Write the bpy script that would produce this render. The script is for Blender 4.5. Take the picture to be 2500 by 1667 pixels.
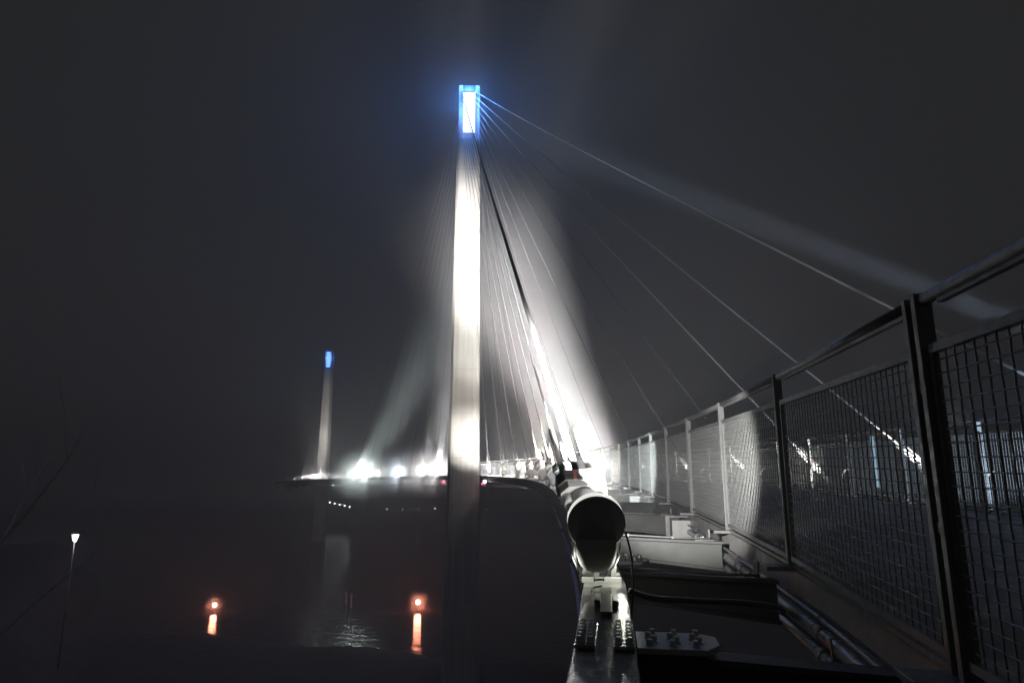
import bpy, math, random
from mathutils import Vector, Matrix
R = math.radians
random.seed(7)
for o in list(bpy.data.objects): bpy.data.objects.remove(o)
S = bpy.context.scene
COL = S.collection
EYE = 16.0

# ---------------------------------------------------------------- camera
cd = bpy.data.cameras.new("camera"); cam = bpy.data.objects.new("camera", cd); COL.objects.link(cam)
cam.location = (0, 0, EYE); cam.rotation_euler = (R(102), 0, 0)
cd.sensor_width = 36; cd.lens = 23.04; cd.clip_start = 0.05; cd.clip_end = 4000
S.camera = cam

# ---------------------------------------------------------------- night sky (foggy, lit from below by the town)
W = bpy.data.worlds.new("World"); S.world = W; W.use_nodes = True
nt = W.node_tree; bg = nt.nodes["Background"]
sky = nt.nodes.new("ShaderNodeTexSky"); sky.sky_type = 'NISHITA'; sky.sun_disc = False
sky.sun_elevation = R(-6); sky.sun_rotation = R(200)
mixw = nt.nodes.new("ShaderNodeMix"); mixw.data_type = 'RGBA'
mixw.inputs[0].default_value = 0.02
mixw.inputs[6].default_value = (1.0, 0.975, 0.84, 1)
nt.links.new(sky.outputs[0], mixw.inputs[7])
nt.links.new(mixw.outputs[2], bg.inputs[0])
bg.inputs[1].default_value = 0.018
S.view_settings.view_transform = 'Standard'; S.view_settings.look = 'None'
S.view_settings.exposure = 0; S.view_settings.gamma = 1

c = S.cycles
c.use_denoising = True
try: c.denoiser = 'OPENIMAGEDENOISE'
except Exception: pass
c.use_light_tree = True
c.max_bounces = 5; c.diffuse_bounces = 2; c.glossy_bounces = 3; c.volume_bounces = 1; c.volume_step_rate = .4
c.transmission_bounces = 2; c.transparent_max_bounces = 8
c.sample_clamp_indirect = 3; c.sample_clamp_direct = 0
c.caustics_reflective = False; c.caustics_refractive = False

# light levels, all in watts
P_BEAM = 420000.0
P_SPILL = 1500.0

# ---------------------------------------------------------------- materials
def mat(name, col, rough=0.5, metal=0.0, bump=0.0, bscale=20.0, var=0.0, vscale=3.0, rvar=0.0, coat=0.0, emit=None, estr=0.0):
    m = bpy.data.materials.new(name); m.use_nodes = True
    n = m.node_tree.nodes; l = m.node_tree.links; b = n["Principled BSDF"]
    b.inputs["Base Color"].default_value = (*col, 1)
    b.inputs["Roughness"].default_value = rough; b.inputs["Metallic"].default_value = metal
    if coat: b.inputs["Coat Weight"].default_value = coat; b.inputs["Coat Roughness"].default_value = 0.08
    if emit: b.inputs["Emission Color"].default_value = (*emit, 1); b.inputs["Emission Strength"].default_value = estr
    if var or bump or rvar:
        tc = n.new("ShaderNodeTexCoord")
    if var:
        t = n.new("ShaderNodeTexNoise"); t.inputs["Scale"].default_value = vscale; t.inputs["Detail"].default_value = 6
        l.new(tc.outputs["Object"], t.inputs["Vector"])
        r = n.new("ShaderNodeMapRange"); r.inputs[1].default_value = .3; r.inputs[2].default_value = .7
        r.inputs[3].default_value = 1 - var; r.inputs[4].default_value = 1.0
        l.new(t.outputs[0], r.inputs[0])
        x = n.new("ShaderNodeMix"); x.data_type = 'RGBA'; x.blend_type = 'MULTIPLY'; x.inputs[0].default_value = 1
        x.inputs[6].default_value = (*col, 1); l.new(r.outputs[0], x.inputs[7]); l.new(x.outputs[2], b.inputs["Base Color"])
    if rvar:
        t3 = n.new("ShaderNodeTexNoise"); t3.inputs["Scale"].default_value = vscale * 2.3; t3.inputs["Detail"].default_value = 7
        l.new(tc.outputs["Object"], t3.inputs["Vector"])
        r3 = n.new("ShaderNodeMapRange"); r3.inputs[1].default_value = .35; r3.inputs[2].default_value = .65
        r3.inputs[3].default_value = max(.03, rough - rvar); r3.inputs[4].default_value = rough + rvar
        l.new(t3.outputs[0], r3.inputs[0]); l.new(r3.outputs[0], b.inputs["Roughness"])
    if bump:
        t2 = n.new("ShaderNodeTexNoise"); t2.inputs["Scale"].default_value = bscale; t2.inputs["Detail"].default_value = 5
        l.new(tc.outputs["Object"], t2.inputs["Vector"])
        bp = n.new("ShaderNodeBump"); bp.inputs["Strength"].default_value = bump; bp.inputs["Distance"].default_value = 0.01
        l.new(t2.outputs[0], bp.inputs["Height"]); l.new(bp.outputs[0], b.inputs["Normal"])
    return m

M = {}
M['galv'] = mat('galvanised', (.26, .265, .26), .42, .4, .15, 60, .25, 14, .12)
M['post'] = mat('post_steel', (.22, .225, .22), .42, .35, .1, 80, .2, 10, .1)
M['wire'] = mat('wire_steel', (.21, .215, .21), .45, .3)
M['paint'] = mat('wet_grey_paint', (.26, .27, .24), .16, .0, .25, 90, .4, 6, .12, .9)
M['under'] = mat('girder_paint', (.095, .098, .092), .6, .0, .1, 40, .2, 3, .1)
M['black'] = mat('black_casing', (.45, .45, .45), .9, 0, .1, 50)
M['dark'] = mat('dark_rubber', (.12, .12, .12), .4, 0, .1, 50)
M['white'] = mat('white_coating', (.60, .60, .58), .4, 0, .1, 60, .15, 12)
M['cable'] = mat('cable_sheath', (.17, .17, .17), .45, 0, .1, 80)
M['lit_cable'] = mat('lit_cable_sheath', (.75, .76, .77), .4, 0, .1, 80)  # same cable in a brighter colour, standing in for floodlight on it
M['deck'] = mat('deck_concrete', (.35, .34, .33), .5, 0, .3, 30, .25, 2, .2)
M['fascia'] = mat('deck_edge', (.4, .4, .4), .6, 0, .2, 20, .3, 3)
M['box'] = mat('box_steel', (.50, .51, .50), .4, .2, .05, 40, .12, 8)
M['bolt'] = mat('bolt_zinc', (.60, .62, .58), .3, .6, .1, 100)
M['frame'] = mat('lantern_steel', (.34, .33, .42), .5, .2)
M['bark'] = mat('pale_bark', (.68, .66, .64), .9, 0, .6, 12, .3, 4)
M['post_dark'] = mat('lamp_post', (.18, .18, .18), .5, .2)

def concrete():
    m = mat('tower_concrete', (.78, .75, .69), .7, 0, .15, 14, .12, .35)
    n = m.node_tree.nodes; l = m.node_tree.links; b = n["Principled BSDF"]
    src = b.inputs["Base Color"].links[0].from_socket
    g = n.new("ShaderNodeNewGeometry"); sp = n.new("ShaderNodeSeparateXYZ"); l.new(g.outputs["Position"], sp.inputs[0])
    a = n.new("ShaderNodeMath"); a.operation = 'ADD'; a.inputs[1].default_value = .9; l.new(sp.outputs[2], a.inputs[0])
    f = n.new("ShaderNodeMath"); f.operation = 'MODULO'; f.inputs[1].default_value = 3.75; l.new(a.outputs[0], f.inputs[0])
    q = n.new("ShaderNodeMath"); q.operation = 'LESS_THAN'; q.inputs[1].default_value = .07; l.new(f.outputs[0], q.inputs[0])
    x = n.new("ShaderNodeMix"); x.data_type = 'RGBA'; l.new(q.outputs[0], x.inputs[0]); l.new(src, x.inputs[6])
    x.inputs[7].default_value = (.58, .55, .50, 1); l.new(x.outputs[2], b.inputs["Base Color"])
    tc = n.new("ShaderNodeTexCoord"); mp = n.new("ShaderNodeMapping"); mp.inputs["Scale"].default_value = (3.0, 3.0, .12); l.new(tc.outputs["Object"], mp.inputs[0])
    t = n.new("ShaderNodeTexNoise"); t.inputs["Scale"].default_value = 1.0; t.inputs["Detail"].default_value = 7; l.new(mp.outputs[0], t.inputs["Vector"])
    r = n.new("ShaderNodeMapRange"); r.inputs[1].default_value = .38; r.inputs[2].default_value = .62; r.inputs[3].default_value = .80; r.inputs[4].default_value = 1; l.new(t.outputs[0], r.inputs[0])
    y = n.new("ShaderNodeMix"); y.data_type = 'RGBA'; y.blend_type = 'MULTIPLY'; y.inputs[0].default_value = 1; l.new(x.outputs[2], y.inputs[6]); l.new(r.outputs[0], y.inputs[7]); l.new(y.outputs[2], b.inputs["Base Color"])
    return m
M['concrete'] = concrete()

def rusty():
    m = mat('worn_crosshead', (.20, .20, .195), .5, .3, .3, 60, .5, 16, .15)
    n = m.node_tree.nodes; l = m.node_tree.links; b = n["Principled BSDF"]
    src = b.inputs["Base Color"].links[0].from_socket
    tc = n.new("ShaderNodeTexCoord"); sp = n.new("ShaderNodeSeparateXYZ"); l.new(tc.outputs["Object"], sp.inputs[0])
    t = n.new("ShaderNodeTexNoise"); t.inputs["Scale"].default_value = 14; l.new(tc.outputs["Object"], t.inputs["Vector"])
    s1 = n.new("ShaderNodeMath"); s1.operation = 'MULTIPLY_ADD'; s1.inputs[1].default_value = .03; l.new(t.outputs[0], s1.inputs[0]); l.new(sp.outputs[0], s1.inputs[2])
    cp = n.new("ShaderNodeMath"); cp.operation = 'COMPARE'; cp.inputs[1].default_value = -.022; cp.inputs[2].default_value = .010; l.new(s1.outputs[0], cp.inputs[0])
    x = n.new("ShaderNodeMix"); x.data_type = 'RGBA'; l.new(cp.outputs[0], x.inputs[0]); l.new(src, x.inputs[6])
    x.inputs[7].default_value = (.55, .25, .18, 1); l.new(x.outputs[2], b.inputs["Base Color"])
    return m
M['rusty'] = rusty()

def emission(name, col, s):
    return mat(name, (.02, .02, .02), .5, emit=col, estr=s)
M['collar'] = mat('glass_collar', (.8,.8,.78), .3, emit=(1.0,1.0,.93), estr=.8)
M['lens'] = emission('flood_lens', (.93, 1.0, 1.0), 60)
M['lens_warm'] = emission('flood_lens_warm', (1.0, .95, .9), 50)
M['lens_far'] = emission('flood_lens_far', (.93, 1.0, 1.0), 3)
M['panel'] = emission('lantern_panel', (.80, .86, 1.0), 2.2)
M['panel_side'] = emission('lantern_side', (.30, .42, 1.0), .55)
M['bluecap'] = emission('lantern_top_blue', (.01, .12, .8), .35)
M['slat'] = emission('lantern_slats', (.12, .28, 1.0), 8)
M['orange'] = emission('orange_globe', (1.0, .60, .48), 12)
M['red'] = emission('red_lens', (1.0, .03, .12), 12)
M['green'] = emission('pale_green_lens', (.75, 1.0, .93), 12)
M['glass'] = emission('lamp_glass', (1.0, .88, .95), 7)
M['bulb'] = emission('small_bulb', (1.0, 1.0, .95), 12)
M['bluestrip'] = emission('blue_strip', (.35, .60, .80), .6)
M['amber'] = emission('amber_strip', (1.0, .45, .15), .10)

# ---------------------------------------------------------------- mesh helpers
class MB:
    def __init__(s): s.v = []; s.f = []; s.sm = []; s.mi = []; s.cur = 0
    def add(s, vs, fs, smooth=False):
        k = len(s.v); s.v += [tuple(v) for v in vs]
        for f in fs: s.f.append([i + k for i in f]); s.sm.append(smooth); s.mi.append(s.cur)
    def box(s, a, b, mtx=None):
        (x0, y0, z0), (x1, y1, z1) = a, b
        vs = [Vector(p) for p in ((x0,y0,z0),(x1,y0,z0),(x1,y1,z0),(x0,y1,z0),(x0,y0,z1),(x1,y0,z1),(x1,y1,z1),(x0,y1,z1))]
        if mtx: vs = [mtx @ v for v in vs]
        s.add(vs, [(0,3,2,1),(4,5,6,7),(0,1,5,4),(1,2,6,5),(2,3,7,6),(3,0,4,7)])
    def tube(s, pts, r, n=10, caps=True, smooth=True):
        pts = [Vector(p) for p in pts]; rs = r if isinstance(r, (list, tuple)) else [r] * len(pts)
        k = len(s.v); ref = None; vs = []
        for i, p in enumerate(pts):
            t = (pts[min(i+1, len(pts)-1)] - pts[max(i-1, 0)]).normalized()
            if ref is None: ref = t.orthogonal().normalized()
            ref = (ref - t * ref.dot(t)).normalized(); b = t.cross(ref)
            for j in range(n):
                a = 2 * math.pi * j / n; vs.append(p + (ref * math.cos(a) + b * math.sin(a)) * rs[i])
        fs = [(i*n+j, i*n+(j+1)%n, (i+1)*n+(j+1)%n, (i+1)*n+j) for i in range(len(pts)-1) for j in range(n)]
        s.add(vs, fs, smooth)
        if caps:
            s.f.append([k + j for j in range(n)][::-1]); s.sm.append(False); s.mi.append(s.cur)
            e = k + (len(pts)-1)*n; s.f.append([e + j for j in range(n)]); s.sm.append(False); s.mi.append(s.cur)
    def lathe(s, prof, n=24, mtx=None, smooth=True):
        # prof: (radius, height) along local z
        vs = []; 
        for (r, z) in prof:
            for j in range(n):
                a = 2*math.pi*j/n; v = Vector((r*math.cos(a), r*math.sin(a), z)); vs.append(mtx @ v if mtx else v)
        m = len(prof)
        fs = [(i*n+j, i*n+(j+1)%n, (i+1)*n+(j+1)%n, (i+1)*n+j) for i in range(m-1) for j in range(n)]
        k = len(s.v); s.add(vs, fs, smooth)
        s.f.append([k+j for j in range(n)][::-1]); s.sm.append(False); s.mi.append(s.cur)
        s.f.append([k+(m-1)*n+j for j in range(n)]); s.sm.append(False); s.mi.append(s.cur)
    def prism(s, poly, a, b, axis='x', mtx=None):
        n = len(poly)
        def P(u, v, w):
            return {'x': Vector((w, u, v)), 'y': Vector((u, w, v)), 'z': Vector((u, v, w))}[axis]
        vs = [P(u, v, a) for u, v in poly] + [P(u, v, b) for u, v in poly]
        if mtx: vs = [mtx @ q for q in vs]
        s.add(vs, [list(range(n))[::-1], [n+i for i in range(n)]] + [(i, (i+1)%n, n+(i+1)%n, n+i) for i in range(n)])
    def build(s, name, mats, parent=None, loc=None, bevel=0, rot=None):
        me = bpy.data.meshes.new(name); me.from_pydata(s.v, [], s.f)
        me.polygons.foreach_set('use_smooth', s.sm)
        if not isinstance(mats, (list, tuple)): mats = [mats]
        for m in mats: me.materials.append(m)
        if len(mats) > 1: me.polygons.foreach_set('material_index', s.mi)
        me.update()
        o = bpy.data.objects.new(name, me); COL.objects.link(o)
        if parent: o.parent = parent
        if loc is not None: o.location = loc
        if rot is not None: o.rotation_euler = rot
        if bevel:
            bv = o.modifiers.new('bevel', 'BEVEL'); bv.width = bevel; bv.segments = 2; bv.limit_method = 'ANGLE'
        return o

def tag(o, label, cat, group=None):
    o['label'] = label; o['category'] = cat
    if group: o['group'] = group
    return o
def struct(o, kind='structure'): o['kind'] = kind; return o
def empty(name, loc, rz=0):
    e = bpy.data.objects.new(name, None); COL.objects.link(e); e.location = loc; e.rotation_euler = (0, 0, rz); e.empty_display_size = .2; return e
def copy_tree(o, parent=None, keep=None):
    cc = o.copy(); COL.objects.link(cc)
    if parent: cc.parent = parent
    for ch in o.children:
        if ch.type == 'LIGHT': continue
        copy_tree(ch, cc)
    return cc
def light(kind, name, loc, energy, col, parent=None, direction=None, size=None, blend=.5, rad=.05):
    ld = bpy.data.lights.new(name, kind); ld.energy = energy; ld.color = col; ld.shadow_soft_size = rad
    if kind == 'SPOT': ld.spot_size = R(size); ld.spot_blend = blend
    o = bpy.data.objects.new(name, ld); COL.objects.link(o); o.location = loc
    if direction is not None: o.rotation_euler = Vector(direction).to_track_quat('-Z', 'Y').to_euler()
    if parent: 
        o.parent = parent
        bpy.context.view_layer.update()
        o.matrix_parent_inverse = parent.matrix_world.inverted()
    return o
ORD = ['first','second','third','fourth','fifth','sixth','seventh','eighth','ninth','tenth','eleventh','twelfth','thirteenth','fourteenth','fifteenth','sixteenth','seventeenth','eighteenth','nineteenth','twentieth']

# ---------------------------------------------------------------- bridge alignment
GP = [(-16,-3.0),(-8,-1.45),(-3,-.58),(0,-.06),(2.16,.27),(4.2,.56),(7.5,.80),(11.4,.98),(18.6,1.2),(25.8,1.18),(33,.94),(40,.38),(47.4,-.6),(57,-2.4),(64,-4.5),(75,-8.6),(90,-14.2),(107,-21),(125,-31),(145,-43.5),(172,-59.5),(190,-67),(210,-73.5),(230,-80),(250,-87)]
ZP = [(-16,-1.1),(0,-.75),(2.4,-.685),(4.9,-.60),(7.3,-.53),(12.4,-.39),(18,-.25),(24,-.12),(34,.05),(47,.24),(59,.42),(80,.58),(107,.62),(125,.5),(150,.2),(170,-.2),(190,-.7),(225,-1.8),(250,-2.6)]
def interp(tab, x):
    if x <= tab[0][0]: return tab[0][1]
    for (a, va), (b, vb) in zip(tab, tab[1:]):
        if x <= b: return va + (vb - va) * (x - a) / (b - a)
    return tab[-1][1]
def catmull(tab, step=.25):
    out = []
    P = [Vector((x, y)) for y, x in tab]
    for i in range(len(P)-1):
        p0 = P[max(i-1,0)]; p1 = P[i]; p2 = P[i+1]; p3 = P[min(i+2,len(P)-1)]
        d = (p2-p1).length; n = max(2, int(d/step))
        m1 = (p2-p0)/max((p2-p0).length,1e-6)*d; m2 = (p3-p1)/max((p3-p1).length,1e-6)*d
        for k in range(n):
            t = k/n
            out.append(p1*(2*t**3-3*t*t+1)+m1*(t**3-2*t*t+t)+p2*(-2*t**3+3*t*t)+m2*(t**3-t*t))
    out.append(P[-1]); return out
GL = catmull(GP)
def offset(line, fn):
    out = []
    for i, p in enumerate(line):
        t = (line[min(i+1,len(line)-1)] - line[max(i-1,0)]).normalized()
        out.append(p + Vector((t.y, -t.x)) * fn(p))
    return out
GAP = [(-16,1.15),(2.2,1.2),(4.9,1.33),(7.3,1.5),(9.7,1.65),(12.4,1.8),(16.8,2.05),(24,2.35),(33,2.3),(40,2.1),(60,2.0)]
gap = lambda p: interp(GAP, p.y)
DW = 4.4
FL = offset(GL, gap)
FR = offset(GL, lambda p: gap(p) + DW)
GR = offset(GL, lambda p: gap(p)*2 + DW - .1)
class Path:
    def __init__(s, line):
        s.p = [Vector((q.x, q.y, EYE + interp(ZP, q.y))) for q in line]
        s.s = [0]
        for a, b in zip(s.p, s.p[1:]): s.s.append(s.s[-1] + (b-a).length)
    def at(s, d):
        import bisect
        d = max(0, min(d, s.s[-1]-1e-4)); i = max(0, bisect.bisect_right(s.s, d)-1); i = min(i, len(s.p)-2)
        t = (d - s.s[i])/(s.s[i+1]-s.s[i]); return s.p[i].lerp(s.p[i+1], t)
    def find(s, y):
        for i, (a, b) in enumerate(zip(s.p, s.p[1:])):
            if a.y <= y <= b.y: return s.s[i] + (s.s[i+1]-s.s[i])*(y-a.y)/max(b.y-a.y, 1e-6)
        return s.s[-1]
    def tan(s, d): return (s.at(d+.2)-s.at(d-.2)).normalized()
PGL, PFL, PFR, PGR = Path(GL), Path(FL), Path(FR), Path(GR)
def frame(path, d, dz=0):
    p = path.at(d) + Vector((0,0,dz)); t = path.tan(d); t.z = 0; t.normalize()
    r = Vector((t.y, -t.x, 0))
    m = Matrix((( r.x, t.x, 0, p.x),(r.y, t.y, 0, p.y),(0,0,1,p.z),(0,0,0,1)))
    return m
def heading(path, d): t = path.tan(d); return math.atan2(-t.x, t.y)

# ---------------------------------------------------------------- near tower data
T1 = Vector((-4.1, 57.0, EYE)); T2 = Vector((-52.8, 186.5, EYE))
SH = 31.2; TOP = 36.9
# ---------------------------------------------------------------- water, banks
def water():
    mb = MB(); mb.add([(-900,-120,0),(900,-120,0),(900,1300,0),(-900,1300,0)], [(0,1,2,3)])
    m = bpy.data.materials.new('river_water'); m.use_nodes = True
    n = m.node_tree.nodes; l = m.node_tree.links; b = n["Principled BSDF"]
    b.inputs["Base Color"].default_value = (.05,.05,.05,1); b.inputs["Roughness"].default_value = .13; b.inputs["IOR"].default_value = 1.33
    tc = n.new("ShaderNodeTexCoord"); mp = n.new("ShaderNodeMapping"); mp.inputs["Scale"].default_value = (.5,1.2,1); l.new(tc.outputs["Object"], mp.inputs[0])
    t = n.new("ShaderNodeTexNoise"); t.inputs["Scale"].default_value = 1.0; t.inputs["Detail"].default_value = 4; l.new(mp.outputs[0], t.inputs["Vector"])
    bp = n.new("ShaderNodeBump"); bp.inputs["Strength"].default_value = .5; bp.inputs["Distance"].default_value = .2
    l.new(t.outputs[0], bp.inputs["Height"]); l.new(bp.outputs[0], b.inputs["Normal"])
    struct(mb.build('river_water', m))
water()
earth = mat('bank_earth', (.09,.088,.085), .95, 0, 1.0, 3, .6, .5)
def bank(name, hf, x0, x1, y0, y1, st):
    mb = MB(); nx = int((x1-x0)/st); ny = int((y1-y0)/st); vs = []
    for j in range(ny+1):
        for i in range(nx+1):
            x = x0+(x1-x0)*i/nx; y = y0+(y1-y0)*j/ny
            vs.append((x, y, hf(x, y)))
    mb.add(vs, [(j*(nx+1)+i, j*(nx+1)+i+1, (j+1)*(nx+1)+i+1, (j+1)*(nx+1)+i) for j in range(ny) for i in range(nx)], True)
    return struct(mb.build(name, earth))
def ss(t): t = max(0, min(1, t)); return t*t*(3-2*t)
def wob(x, y): return .35*math.sin(x*.31+y*.17)+.25*math.sin(y*.43-x*.11)+.15*math.sin(x*.9+y*.7)
def near_h(x, y):
    slope = -.8 + 7.3*ss((-.55*y-3-x)/9 if y > 0 else (-3-x+.1*y)/9)*ss((130-y)/25) + wob(x, y)*.5
    edge = 69 + max(-8, min(40, (-9.6-x)*.31)) + .8*math.sin(x*.35) + .5*math.sin(x*1.1)
    flat = -.8 + 1.15*ss((edge-y)/3) + wob(x*1.5, y*1.5)*.08
    return max(slope, flat)
far_h = lambda x, y: -.8 + 6.2*ss((y-232)/12) + wob(x, y)*.4
bank('river_bank', near_h, -120, 90, -30, 140, 2.0)
bank('far_river_bank', far_h, -330, 260, 222, 420, 5.0)

# ---------------------------------------------------------------- towers
def ring(w, d, z, ch=.22):
    a, b = w/2, d/2
    return [(-a+ch,-b,z),(a-ch,-b,z),(a,-b+ch,z),(a,b-ch,z),(a-ch,b,z),(-a+ch,b,z),(-a,b-ch,z),(-a,-b+ch,z)]
def make_tower(P, label, near, rz):
    root = empty('bridge_tower', (P.x, P.y, 0), rz)
    tag(root, label, 'bridge tower', 'bridge towers')
    mb = MB(); lv = [(-1.0, 3.0, 3.4), (EYE-4, 2.75, 3.1), (EYE+2, 2.62, 3.0), (EYE+SH, 2.10, 2.3)]
    vs = []
    for z, w, d in lv: vs += ring(w, d, z)
    n = 8; k = len(lv)
    fs = [(i*n+j, i*n+(j+1)%n, (i+1)*n+(j+1)%n, (i+1)*n+j) for i in range(k-1) for j in range(n)]
    fs += [list(range(n))[::-1], [(k-1)*n+j for j in range(n)]]
    mb.add(vs, fs); mb.build('shaft', M['concrete'], root)
    z0, z1 = EYE+SH+.02, EYE+TOP
    w, d = .86, .92
    ln = empty('lantern', (0,0,0)); ln.parent = root
    # corner posts with side lacing
    for sx in (-1, 1):
        for sy in (-1, 1):
            mb = MB(); mb.box((sx*w-.09, sy*d-.09, z0),(sx*w+.09, sy*d+.09, z1-.1)); mb.build('corner_post', M['frame'], ln)
    for sx in (-1, 1):
        for i in range(9):
            z = z0+.5+i*.55
            mb = MB(); mb.box((sx*w-.03,-d+.1,z),(sx*w+.03,d-.1,z+.07)); mb.build('side_rung', M['frame'], ln)
            mb = MB(); mb.box((sx*(w-.02)-.12,-d-.10,z+.2),(sx*(w-.02)+.12,-d-.06,z+.32)); mb.build('cable_lug', M['frame'], ln)
    mb = MB(); mb.box((-.95,-1.0,z0),(.95,1.0,z0+.12)); mb.box((-.62,-.93,z0+.35),(.62,-.89,z0+.42)); mb.box((-.62,-.93,z0+.62),(.62,-.89,z0+.68))
    mb.build('collar', M['frame'], ln)
    if near:
        mb = MB(); mb.box((-.56,-.60,z0+.95),(.56,.60,z1-.55)); mb.build('light_panel', M['panel'], ln)
        mb = MB(); mb.box((-.70,-.5,z0+.2),(.70,.5,z1-.5)); mb.build('side_panel', M['panel_side'], ln)
    else:
        for i in range(8):
            z = z0 + .8 + i*.56
            mb = MB(); mb.box((-.60,-.86,z),(.60,-.76,z+.30)); mb.build('light_slat', M['slat'], ln)
    # cap: raised dark blue middle with two slanting wings
    mb = MB()
    mb.prism([(-.55,z1-.5),(.55,z1-.5),(.55,z1+.1),(-.55,z1+.1)], -.7, .7, 'y')
    mb.build('cap', M['bluecap'], ln)
    for sx in (-1, 1):
        mb = MB(); mb.prism([(sx*.58,z1-.45),(sx*.98,z1-.75),(sx*1.0,z1-.3),(sx*.62,z1+.16)][::sx], -.75, .75, 'y')
        mb.build('cap_wing', M['frame'], ln)
    return root
t1 = make_tower(T1, 'tall pale floodlit concrete tower with a glowing white and blue lantern', True, R(2))
t2 = make_tower(T2, 'small distant concrete tower with blue lit slats at its top', False, R(-4))
BL = (.08, .30, 1.0)
for (dx, dy, h, e) in ((-1.5,-.6,35.2,420),(1.5,-.6,35.2,420),(0,-1.6,36.9,380),(-1.2,.3,37.3,300),(1.2,.3,37.3,300),(0,-1.7,34.0,240)):
    light('POINT', 'lantern_light', (T1.x+dx, T1.y+dy, EYE+h), e*3.5, BL, t1, rad=.15)
light('POINT', 'lantern_light', (T2.x, T2.y-2.2, EYE+34.6), 700, BL, t2, rad=.3)

# ---------------------------------------------------------------- bridge deck and girders
bridge = empty('footbridge', (0, 0, 0))
tag(bridge, 'curving steel footbridge deck with box edge girders and outrigger brackets', 'bridge')
def sweep(name, path, prof, m, d0, d1, step=1.2, closed=True):
    # prof: (right, up) relative to path
    n = len(prof); ds = [d0 + (d1-d0)*i/max(1, int((d1-d0)/step)) for i in range(int((d1-d0)/step)+1)]
    mb = MB(); vs = []
    for d in ds:
        mt = frame(path, d)
        vs += [mt @ Vector((r, 0, u)) for r, u in prof]
    fs = [(i*n+j, (i+1)*n+j, (i+1)*n+(j+1)%n, i*n+(j+1)%n) for i in range(len(ds)-1) for j in range(n)]
    fs += [list(range(n)), [(len(ds)-1)*n+j for j in range(n)][::-1]]
    mb.add(vs, fs); return mb
D0 = 6.0
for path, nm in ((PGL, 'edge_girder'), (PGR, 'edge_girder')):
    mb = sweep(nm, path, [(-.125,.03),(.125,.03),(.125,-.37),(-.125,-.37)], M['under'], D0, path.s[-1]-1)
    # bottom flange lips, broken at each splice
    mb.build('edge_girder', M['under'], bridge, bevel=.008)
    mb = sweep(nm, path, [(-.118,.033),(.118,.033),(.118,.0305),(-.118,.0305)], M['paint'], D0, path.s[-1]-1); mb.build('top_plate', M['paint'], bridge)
    mb = MB(); d = D0+.3; L = path.s[-1]-2; first = True
    while d < min(L, 170):
        a = frame(path, d); q = []
        for k in range(5):
            mt = frame(path, d + k*.8)
            q += [mt @ Vector((-.155, 0, -.385)), mt @ Vector((.155, 0, -.385)), mt @ Vector((.155, 0, -.410)), mt @ Vector((-.155, 0, -.410))]
        n = 4
        fs = [(i*n+j, (i+1)*n+j, (i+1)*n+(j+1)%n, i*n+(j+1)%n) for i in range(4) for j in range(n)] + [(0,1,2,3),(19,18,17,16)]
        mb.add(q, fs); d += 3.6
    mb.build('bottom_flange', M['galv'], bridge)
# slab between fences
mb = MB(); n = 4; vs = []; cnt = 0
for i in range(0, len(FL), 3):
    a, b = PFL.p[i], PFR.p[i]; r = (b-a).normalized()
    vs += [a, b, b + Vector((0,0,-.28)), a + Vector((0,0,-.28))]; cnt += 1
mb.add(vs, [(i*n+j, (i+1)*n+j, (i+1)*n+(j+1)%n, i*n+(j+1)%n) for i in range(cnt-1) for j in range(n)] + [(0,1,2,3), [(cnt-1)*n+j for j in range(n)][::-1]])
mb.build('deck_slab', M['deck'], bridge)
mb = MB(); vs = []; cnt = 0
for i in range(0, len(FL), 3):
    a, b = PFL.p[i], PFR.p[i]; r = (b-a).normalized(); c0 = a.lerp(b,.5)
    for s, u in ((-.9,-.285),(.9,-.285),(.6,-1.05),(-.6,-1.05)): vs.append(c0 + r*s + Vector((0,0,u)))
    cnt += 1
mb.add(vs, [(i*n+j, (i+1)*n+j, (i+1)*n+(j+1)%n, i*n+(j+1)%n) for i in range(cnt-1) for j in range(n)])
mb.build('spine_box', M['fascia'], bridge)

# outriggers: an I shaped bracket from the edge girder to the slab edge
def outrigger_mesh():
    mb = MB(); g = 1.0      # unit length, scaled to the gap
    mb.prism([(0,-.02),(g,-.07),(g,-.33),(0,-.19)], -.008, .008, 'y')
    for (za, zb) in ((-.02,-.07),(-.19,-.33)):
        t = .012
        mb.add([(0,-.07,za-t),(g,-.07,zb-t),(g,.07,zb-t),(0,.07,za-t),(0,-.07,za+t),(g,-.07,zb+t),(g,.07,zb+t),(0,.07,za+t)],
               [(0,3,2,1),(4,5,6,7),(0,1,5,4),(1,2,6,5),(2,3,7,6),(3,0,4,7)])
    return mb
out0 = outrigger_mesh().build('outrigger', M['under'], bridge)
out0.hide_render = False
def put_out(path, d, side, first=[True]):
    mt = frame(path, d); p = mt.translation; g = gap(p) - .13 - .125
    if first[0]: o = out0; first[0] = False
    else: o = out0.copy(); COL.objects.link(o); o.parent = bridge
    o.location = mt @ Vector((side*.127, 0, 0)); o.scale = (g, 1, 1)
    o.rotation_euler = (0, 0, heading(path, d) + (0 if side > 0 else math.pi))
    return o
ZS = [-4.4, -.8, 2.93, 4.85, 7.0, 10.1, 13.4]
z = 17.0
while z < 120: ZS.append(z); z += 3.6
for z in ZS: put_out(PGL, PGL.find(z), 1)
for z in ZS:
    if z < 70: put_out(PGR, PGR.find(z), -1)

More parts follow.
